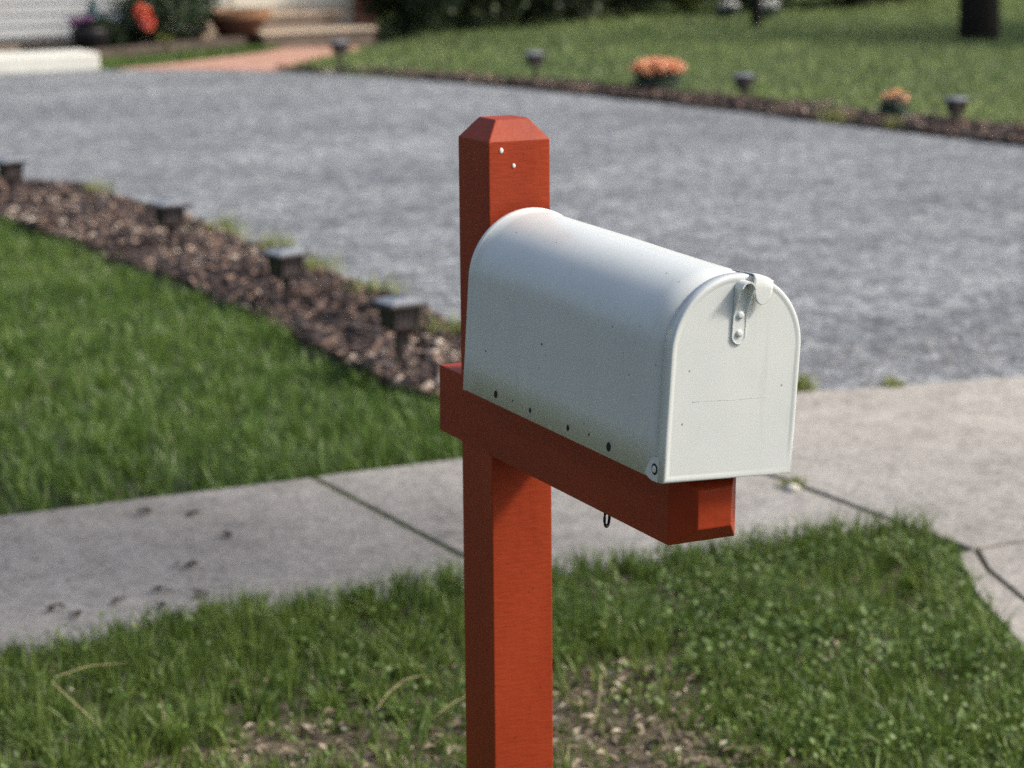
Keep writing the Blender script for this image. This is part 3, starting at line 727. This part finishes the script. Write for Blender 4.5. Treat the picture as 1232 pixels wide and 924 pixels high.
# hood: arched loop over the strap top
bm = bmesh.new(); n = 14
zc = zs0 + .064
for (xo, grow) in ((0, 0),):
    A = []; B = []; A2 = []; B2 = []
    for k in range(n + 1):
        a = PI * k / n
        for lst, rad, xx in ((A, sw + .0004, FX + .001), (B, sw + .0004, FX + .0165), (A2, sw - .0014, FX + .001), (B2, sw - .0014, FX + .0165)):
            lst.append(bm.verts.new((xx - (.003 if xx > FX + .01 and k in (0, n) else 0), -rad * math.cos(a), zc + rad * 1.05 * math.sin(a))))
    for k in range(n):
        bm.faces.new((A[k], A[k + 1], B[k + 1], B[k])); bm.faces.new((A2[k], B2[k], B2[k + 1], A2[k + 1])); bm.faces.new((B[k], B[k + 1], B2[k + 1], B2[k]))
    bm.faces.new((A[0], B[0], B2[0], A2[0])); bm.faces.new((A[n], A2[n], B2[n], B[n]))
from_bm('hood', bm, WHITE, hd, False)
for z, r in ((zs0 + .0125, .0042), (zs0 + .0335, .0046)):
    bm = bmesh.new(); disc(bm, (FX + .0014, .0, z), r, .0026, 'x'); from_bm('rivet', bm, WHITE, hd, True)
# catch tab fixed to the body, folded down over the door
bm = bmesh.new(); cy = .0235; tw = .0125
path = [(L - .040, top + .0010), (L - .012, top + .0032), (L + .004, top + .0040), (L + .0075, top + .0022), (L + .0088, top - .002), (L + .0090, top - .012)]
def dz(y): return -(hw - math.sqrt(max(hw * hw - y * y, 0)))
secs = []
for i, (x, z) in enumerate(path):
    row = []
    for j in range(9):
        y = cy - tw + 2 * tw * j / 8; row.append((x, y, z + dz(y) * (1 if i < 4 else .35)))
    secs.append(row)
for k in range(1, 9):
    a = PI / 2 * k / 8; row = []
    for j in range(9):
        y = (-tw + 2 * tw * j / 8) * max(math.cos(a), .12); row.append((L + .0090, cy + y, top - .012 - dz(0) - .020 * math.sin(a) + dz(cy + y) * .35 * (1 - k / 8)))
    secs.append(row)
def slabgrid(bm, secs, off):
    up = [[bm.verts.new(p) for p in r] for r in secs]; dn = [[bm.verts.new(Vector(p) + Vector(off(i))) for p in r] for i, r in enumerate(secs)]
    for G, fl in ((up, 0), (dn, 1)):
        for A, B in zip(G, G[1:]):
            for k in range(len(A) - 1): bm.faces.new((A[k], A[k + 1], B[k + 1], B[k]))
    m_ = len(secs)
    for k in range(len(secs[0]) - 1):
        bm.faces.new((up[0][k], dn[0][k], dn[0][k + 1], up[0][k + 1])); bm.faces.new((up[-1][k], dn[-1][k], dn[-1][k + 1], up[-1][k + 1]))
    for i in range(m_ - 1):
        for e in (0, -1): bm.faces.new((up[i][e], up[i + 1][e], dn[i + 1][e], dn[i][e]))
slabgrid(bm, secs, lambda i: (0, 0, -.0012) if i < 3 else (-.0012, 0, -.0006))
from_bm('catch_tab', bm, WHITE, body, True)
# shallow pressed lines on the door
GREYEN = simple('grey_enamel', (.50, .51, .50), .5, .15, 30)  # plain grey, darker than the door enamel, for the line
def crease(pts, r):
    bm = bmesh.new(); add_tube(bm, pts, r, 8)
    for v in bm.verts: v.co.x = FX + (v.co.x - FX) * .35
    from_bm('pressed_line', bm, GREYEN, dm_, True)
crease([(FX, -.055 + .11 * k / 10, .092 + .0004 * math.sin(k)) for k in range(11)], .00032)

# ------------------------------------------------------------------ garden lights
def garden_light():
    root = empty('garden_light', (0, 0, 0))
    def sq(bm, secs):
        lv = [[bm.verts.new((sx * r, sy * r, z)) for sx, sy in ((-1, -1), (1, -1), (1, 1), (-1, 1))] for r, z in secs]
        for A, B in zip(lv, lv[1:]):
            for k in range(4): bm.faces.new((A[k], A[(k + 1) % 4], B[(k + 1) % 4], B[k]))
        bm.faces.new(lv[0][::-1]); bm.faces.new(lv[-1])
    bm = bmesh.new(); sq(bm, [(.012, -.09), (.0125, .15)]); bmesh.ops.bevel(bm, geom=list(bm.edges), offset=.002, segments=1, affect='EDGES')
    from_bm('stake', bm, BRONZE, root)
    bm = bmesh.new(); sq(bm, [(.020, .135), (.040, .149), (.050, .155), (.050, .160), (.044, .162)]); from_bm('base_plate', bm, BRONZE, root)
    bm = bmesh.new(); sq(bm, [(.042, .160), (.047, .233)]); sh = from_bm('lantern_panel', bm, PANEL, root)
    for sx in (-1, 1):
        for sy in (-1, 1):
            bm = bmesh.new(); add_cyl(bm, (sx * .043, sy * .043, .159), (sx * .049, sy * .049, .233), .006, .006, 6); from_bm('corner_bar', bm, BRONZE, root)
    for ax in range(4):
        for t in (-1, 0, 1):
            bm = bmesh.new(); a = ax * PI / 2; c, s_ = math.cos(a), math.sin(a)
            add_cyl(bm, (c * .043 - s_ * t * .022, s_ * .043 + c * t * .022, .161), (c * .0485 - s_ * t * .024, s_ * .0485 + c * t * .024, .232), .0024, .0024, 5)
            from_bm('slat', bm, BRONZE, sh)
    bm = bmesh.new(); sq(bm, [(.054, .226), (.072, .230), (.074, .238), (.066, .245)]); from_bm('cap_rim', bm, BRONZE, root)
    bm = bmesh.new(); sq(bm, [(.065, .2455), (.036, .259), (.032, .261)]); cp = from_bm('cap', bm, CAPG, root)
    bm = bmesh.new(); sq(bm, [(.025, .2605), (.025, .263)]); from_bm('solar_cell', bm, SOLAR, cp)
    return root
gl = garden_light()
spots = [(-4.83, 2.04, 0.015, .1, .0, 1.0, 'nearest garden light, in the mulch bed just left of the mailbox post'),
         (-6.27, 2.21, -0.01, .2, .02, 1.0, 'second nearest garden light in the left mulch bed'),
         (-8.0, 2.34, -0.02, .05, -.03, 1.0, 'third garden light along the left mulch bed, dark capped'),
         (-10.2, 2.24, -0.02, .15, .02, 1.0, 'garden light cut by the left edge of the photo'),
         (-17.74, 7.42, .0, .3, .0, 1.05, 'farthest garden light, in front of the brick path and steps'),
         (-15.62, 8.26, .0, .2, .02, 1.0, 'garden light on the far mulch strip left of the large orange flowers'),
         (-13.18, 8.75, -.04, .4, .0, .98, 'garden light on the far mulch strip right of the large orange flowers'),
         (-10.88, 8.98, -.06, .1, -.02, .98, 'rightmost garden light on the far side of the driveway')]
for i, (x, y, z, rz, tilt, s, l) in enumerate(spots):
    o = gl if i == 0 else copy_tree(gl)
    o.location = (x, y, z); o.rotation_euler = (tilt, tilt * .7, rz); o.scale = (s, s, s)
    tag(o, l, 'garden light', 'garden lights along the driveway')

# ------------------------------------------------------------------ flowers by the far drive edge
def flower_clump(x, y, wid, hgt, label, leafh, sparse=1.0):
    root = empty('flower_clump', (x, y, 0)); tag(root, label, 'flowers', 'orange flowers on the far mulch strip')
    P = blobcloud([((0, 0, leafh * .5), (wid * .36, wid * .42, leafh * .55))], 1300, .3)
    leafmesh('leaves', P, rng.uniform(.02, .05, len(P)), LEAFG, root)
    P = blobcloud([((0, 0, hgt * .66), (wid * .40, wid * .48, hgt * .34))], 2600, .55)
    P = P[rng.random(len(P)) < sparse]
    P = P[(P[:, 2] > hgt * (.62 + .1 * np.sin(P[:, 1] * 60 + 1)))]
    leafmesh('blooms', P, rng.uniform(.018, .042, len(P)), ORANGE, root, flat=.4, aspect=.9)
    bm = bmesh.new()
    for k in range(14):
        yy = random.uniform(-.4, .4) * wid; add_tube(bm, [(0, yy * .3, -.02), (random.uniform(-.03, .03), yy * .8, hgt * .4), (random.uniform(-.03, .03), yy, hgt * .75)], .003, 5)
    from_bm('stems', bm, CLOVER if False else simple('stem_green', (.06, .10, .04), .6), root)
flower_clump(-14.30, 8.66, .50, .27, 'large clump of orange pink flowers over grey green leaves', .20, .62)
flower_clump(-11.45, 8.88, .24, .21, 'small faint yellow orange flower tuft over grey green leaves near the right light', .17, .06)

# ------------------------------------------------------------------ house
house = empty('house', (-22.2, 2, 0)); tag(house, 'white sided house at the upper left behind the driveway', 'house')
def hl(x): return x + 22.2
bm = bmesh.new()
z = .14
while z < 3.0:                                            # lapped boards
    y0, y1 = -9.0, 5.75
    v = [bm.verts.new(p) for p in ((hl(-22.03), y0, z), (hl(-22.03), y1, z), (hl(-22.055), y1, z + .112), (hl(-22.055), y0, z + .112), (hl(-22.055), y0, z), (hl(-22.055), y1, z))]
    bm.faces.new((v[0], v[1], v[2], v[3])); bm.faces.new((v[0], v[4], v[5], v[1]))
    z += .112
add_box(bm, hl(-22.5), hl(-22.056), -9.0, 5.75, .1, 3.1)
from_bm('wall', bm, SIDING, house)
bm = bmesh.new(); add_box(bm, hl(-30), hl(-22.51), -9, 7.6, .1, 3.1); from_bm('wall', bm, SIDING, house)
bm = bmesh.new(); add_box(bm, hl(-22.46), hl(-22.08), -9.0, 5.74, -.2, .1); add_box(bm, hl(-29.9), hl(-22.52), -8.9, 7.5, -.2, .098)
from_bm('foundation', bm, STONE, house)
bm = bmesh.new(); add_box(bm, hl(-22.06), hl(-22.0), 5.66, 5.78, .1, 3.1, .004); from_bm('corner_trim', bm, CREAM, house)
bm = bmesh.new()
pr = [(hl(-21.5), 3.02), (hl(-21.5), 3.16), (hl(-26.2), 5.2), (hl(-30.9), 3.16), (hl(-30.9), 3.02), (hl(-26.2), 5.0)]
A = [bm.verts.new((x, -9.5, z)) for x, z in pr]; B = [bm.verts.new((x, 8.2, z)) for x, z in pr]
for k in range(6): bm.faces.new((A[k], A[(k + 1) % 6], B[(k + 1) % 6], B[k]))
bm.faces.new(A[::-1]); bm.faces.new(B); from_bm('roof', bm, ROOF, house)
for yy in (-5.6, -.6):
    bm = bmesh.new()
    for a in ((hl(-22.03), hl(-21.99), yy - .62, yy - .55, 1.0, 2.3), (hl(-22.03), hl(-21.99), yy + .55, yy + .62, 1.0, 2.3), (hl(-22.03), hl(-21.99), yy - .62, yy + .62, 2.3, 2.38), (hl(-22.03), hl(-21.97), yy - .66, yy + .66, .94, 1.0), (hl(-22.03), hl(-22.0), yy - .02, yy + .02, 1.0, 2.3)):
        add_box(bm, *a, .003)
    wf = from_bm('window_frame', bm, CREAM, house)
    bm = bmesh.new(); add_box(bm, hl(-22.028), hl(-22.012), yy - .55, yy + .55, 1.0, 2.3); from_bm('pane', bm, DARKGL, wf)
# porch front: cream threshold wall with the door, brick pier
bm = bmesh.new(); add_box(bm, hl(-22.35), hl(-22.25), 4.15 + 2.0, 7.55, .34, .62, .01); add_box(bm, hl(-22.6), hl(-22.515), 5.8, 7.6, .3, 3.0)
from_bm('porch_wall', bm, CREAM, house)
bm = bmesh.new(); add_box(bm, hl(-22.9), hl(-22.24), 5.8, 7.54, -.1, .335, .01); from_bm('porch_base', bm, STONE, house)
bm = bmesh.new(); add_box(bm, hl(-22.6), hl(-22.2), 7.56, 7.80, -.1, 3.1, .004); from_bm('brick_pier', bm, BRICKW, house)
# stone steps
st = empty('stone_steps', (-21.6, 8.70, 0)); tag(st, 'two broad tan stone steps leading up to the house entrance', 'steps')
def stone_slab(name, poly, z0, z1, m):
    bm = bmesh.new(); prism(bm, poly, z0, z1, .015); return from_bm(name, bm, m, st)
stone_slab('tread', [(.32, -.62), (.10, .78), (-.62, .74), (-.62, -.70)], .108, .14, STONE)
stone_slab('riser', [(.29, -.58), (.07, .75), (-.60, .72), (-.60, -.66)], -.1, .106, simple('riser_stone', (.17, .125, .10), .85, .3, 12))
stone_slab('tread', [(-.12, -.45), (-.28, .56), (-.62, .54), (-.62, -.50)], .275, .30, STONE)
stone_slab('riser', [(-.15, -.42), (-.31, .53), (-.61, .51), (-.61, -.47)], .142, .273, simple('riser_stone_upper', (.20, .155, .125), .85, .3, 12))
# terracotta planter
pl = empty('planter', (-21.6, 7.95, -.02)); tag(pl, 'wide rust coloured terracotta bowl planter left of the steps', 'planter')
bm = bmesh.new(); add_lathe(bm, [(.13, .06), (.17, .08), (.27, .24), (.30, .30)], 28); from_bm('bowl', bm, simple('terracotta_dark', (.13, .05, .032), .75, .25, 12), pl, True)
bm = bmesh.new(); add_lathe(bm, [(.30, .30), (.345, .305), (.35, .37), (.31, .375), (.29, .33)], 28); from_bm('rim', bm, TERRA, pl)
bm = bmesh.new(); add_lathe(bm, [(.10, -.03), (.16, -.03), (.13, .062), (.08, .063)], 20); from_bm('foot', bm, TERRA, pl)
bm = bmesh.new(); add_lathe(bm, [(.05, .31), (.295, .325), (.28, .345), (.05, .35)], 20); from_bm('potting_soil', bm, MULCHSOIL, pl)
# timber edging
tim = empty('garden_edging', (-21.0, 7.2, 0)); tag(tim, 'low dark timber edging along the flower bed left of the brick path', 'edging')
for k, (a, b2) in enumerate((((-20.25, 5.85), (-20.85, 6.85)), ((-20.87, 6.88), (-21.5, 8.0)))):
    bm = bmesh.new(); d = Vector((b2[0] - a[0], b2[1] - a[1], 0)); add_box(bm, 0, d.length, -.05, .05, -.06, .10, .01)
    o = from_bm('timber', bm, TIMBER, tim); o.location = (a[0] + 21.0, a[1] - 7.2, 0); o.rotation_euler = (0, 0, math.atan2(d.y, d.x))
bm = bmesh.new(); prism(bm, [(-20.3, 5.8), (-20.9, 6.88), (-21.5, 8.0), (-21.9, 8.0), (-22.1, 5.8)], -.2, .05)
tag(from_bm('flower_bed_soil', bm, MULCHSOIL), kind='structure')
# white block
bm = bmesh.new(); add_box(bm, -19.78, -19.22, -3.0, 5.70, -.03, .145, .03, 3)
for v in bm.verts: v.co.x += .04 * math.sin(v.co.y * .9)
tag(from_bm('painted_kerb', bm, CURBW), 'long low white painted concrete kerb block at the left driveway end', 'kerb')
# dark pot with purple flowers and blue-green plume
pt = empty('flower_pot', (-21.25, 6.26, .05)); tag(pt, 'dark round pot with purple flowers and a blue green plume plant', 'flower pot')
bm = bmesh.new(); add_lathe(bm, [(.12, 0), (.16, .02), (.19, .15), (.20, .20), (.17, .20)], 24); from_bm('pot', bm, BLACK, pt, True)
P = blobcloud([((.02, .05, .22), (.17, .22, .10)), ((0, .24, .10), (.12, .16, .12))], 1100, .3); leafmesh('foliage', P, .05, LEAFD, pt)
P = blobcloud([((.06, -.17, .27), (.07, .07, .05)), ((.1, -.05, .29), (.07, .07, .04))], 260, .2); leafmesh('blooms', P, .035, PURP, pt)
n = 700; t = rng.random(n); a = rng.uniform(0, 2 * PI, n); rr = (1 - t) * .10 * np.sqrt(rng.random(n))
leafmesh('plume', np.stack([rr * np.cos(a), .03 + rr * np.sin(a), .24 + t * .26], -1), .05, TEAL, pt, aspect=.3)
# flowering shrub by the wall
sb = shrub(-21.55, 7.15, (.45, .62, .80), 'rounded green shrub with red blooms against the white siding', LEAFS, 2600, .07)
P = blobcloud([((.34, -.36, .38), (.08, .085, .10)), ((.36, -.31, .27), (.07, .065, .08))], 260, .2)
leafmesh('bloom', P, .06, REDP, sb, aspect=.9)
P = blobcloud([((.25, -.1, .10), (.12, .10, .08))], 200, .2); leafmesh('young_leaves', P, .05, LEAFY, sb)
shrub(-21.6, 6.72, (.22, .30, .30), 'small dark shrub between the pot and the flowering shrub', LEAFD, 1500, .05)

# ------------------------------------------------------------------ hedge, bushes and trees beyond the lawn
hl_ = ['first dark hedge shrub right of the stone steps', 'second dark hedge shrub from the steps', 'third dark hedge shrub from the steps, above the post', 'fourth dark hedge shrub from the steps', 'last dark hedge shrub before the yellow green bush']
for i, (x, y) in enumerate(((-22.2, 10.15), (-22.75, 11.15), (-23.35, 12.2), (-23.95, 13.2), (-24.5, 14.15))):
    shrub(x, y, (.95, .85, 1.7), hl_[i], LEAFD, 12000, .085, 'dark hedge beyond the lawn', blobs=9)
shrub(-24.35, 14.95, (.35, .36, .75), 'bright yellow green bush at the right end of the hedge', LEAFY, 3500, .06)
for i, (x, y, r, l) in enumerate(((-24.2, 16.0, (.9, .8, 1.4), 'dark bush right behind the thin trunk'), (-24.2, 17.4, (.9, .9, 1.3), 'middle dark bush along the lawn edge at top right'), (-25.2, 18.9, (1, .9, 1.3), 'far dark bush at the top of the lawn slope'), (-26.3, 16.8, (1.2, 1.5, 2.2), 'tall dark bush filling the gap behind the others'))):
    shrub(x, y, r, l, LEAFD, 9000, .085, 'dark bushes under the trees')
def low_flowers(x, y, l, r=.16):
    root = empty('flowering_plant', (x, y, 0)); tag(root, l, 'flowers', 'pale flowers under the trees')
    P = blobcloud([((0, 0, .07), (r, r * 1.4, .07))], 400, .2); leafmesh('leaves', P, .05, LEAFG, root)
    P = blobcloud([((0.05, 0, .15), (r * .8, r, .05))], 350, .2); leafmesh('blooms', P, .045, WHITEP, root, flat=.5, aspect=.9)
low_flowers(-22.95, 14.72, 'pale flowers left of the thin trunk', .13); low_flowers(-22.6, 15.05, 'pale flowers right of the thin trunk', .11); low_flowers(-23.2, 15.5, 'grey leaved pale flowers beneath the dark bush', .12)
tree(-18.28, 14.89, 14.0, 2.5, .165, 'large dark trunked tree on the lawn at upper right', 18000, 11.0)
tree(-21.7, 14.12 + .22, 9.5, 2.2, .05, 'thin trunked young tree in front of the dark bushes', 9000, 7.5)
tree(-27.5, 22.0, 10.5, 4.2, .22, 'tree far behind the dark bushes', 15000, 6, leaf=.2)
tree(-29, 29, 10.5, 4.5, .22, 'tree far behind the lawn at the right', 15000, 6, leaf=.2)
tree(-15.3, 21.8, 9, 2.6, .17, 'tree on the lawn to the right, outside the photo', 15000, 5.8, leaf=.2)
# street tree whose crown dapples the left part of the verge and sidewalk
tree(.25, 9.9, 9.8, 1.45, .14, 'street tree on the verge past the driveway', 14000, 8.0, leaf=.13, lean=(.7, -2.9))
tree(-4.0, -8.0, 9.0, 3.6, .2, 'unseen lawn tree added left of the camera', 15000, 5.2, leaf=.2)  # out of view, added to darken the -Y faces of post and box
tree(1.0, -10.5, 9.0, 3.8, .2, 'verge tree farther left along the road', 15000, 5.2, leaf=.2)
tree(14, -9, 10.0, 4.2, .22, 'tree across the road to the left', 12000, 6, leaf=.22)
tree(17, 10, 10.0, 4.4, .22, 'tree across the road to the right', 12000, 6, leaf=.22)

# ------------------------------------------------------------------ light, sky, camera
s = Vector((.36, .64, .68)).normalized()
elev = math.asin(s.z); rot = math.atan2(s.x, s.y)
wd = bpy.data.worlds.new('World'); scene.world = wd; wd.use_nodes = True
nt = wd.node_tree; bg = nt.nodes['Background']; sky = nt.nodes.new('ShaderNodeTexSky')
sky.sky_type = 'NISHITA'; sky.sun_disc = False; sky.sun_elevation = elev; sky.sun_rotation = rot
sky.air_density = 1.0; sky.dust_density = 4.0; sky.ozone_density = 1.0
hs = nt.nodes.new('ShaderNodeHueSaturation'); hs.inputs['Saturation'].default_value = .9
nt.links.new(sky.outputs[0], hs.inputs['Color']); nt.links.new(hs.outputs[0], bg.inputs['Color']); bg.inputs['Strength'].default_value = .15
ld = bpy.data.lights.new('sun', 'SUN'); ld.energy = 2.9; ld.angle = math.radians(9); ld.color = (1, .92, .80)
sun = bpy.data.objects.new('sun', ld); C.objects.link(sun); sun.rotation_euler = s.to_track_quat('Z', 'Y').to_euler(); sun.location = (0, 0, 10)

cd = bpy.data.cameras.new('camera'); cam = bpy.data.objects.new('camera', cd); C.objects.link(cam)
Rm = Matrix(((0.45879591991153906, -0.17238472461136375, 0.8716592284793345), (0.8885020005607159, 0.09827643220524128, -0.4482253204278114), (-0.008396360647933693, 0.9801149165244211, 0.19825299880253247)))
cam.matrix_world = Matrix.Translation((2.8692, -1.4892, 1.6800)) @ Rm.to_4x4()
cd.sensor_width = 36; cd.lens = 88.17; cd.clip_start = .05; cd.clip_end = 400
cd.dof.use_dof = True; cd.dof.focus_distance = 2.98; cd.dof.aperture_fstop = 6.2
scene.camera = cam
scene.view_settings.view_transform = 'Standard'; scene.view_settings.look = 'None'
scene.view_settings.exposure = .40; scene.view_settings.gamma = 1
scene.render.engine = 'CYCLES'; scene.cycles.use_denoising = False
scene.cycles.max_bounces = 6; scene.cycles.diffuse_bounces = 3; scene.cycles.transparent_max_bounces = 4
scene.cycles.sample_clamp_indirect = 4; scene.cycles.sample_clamp_direct = 12
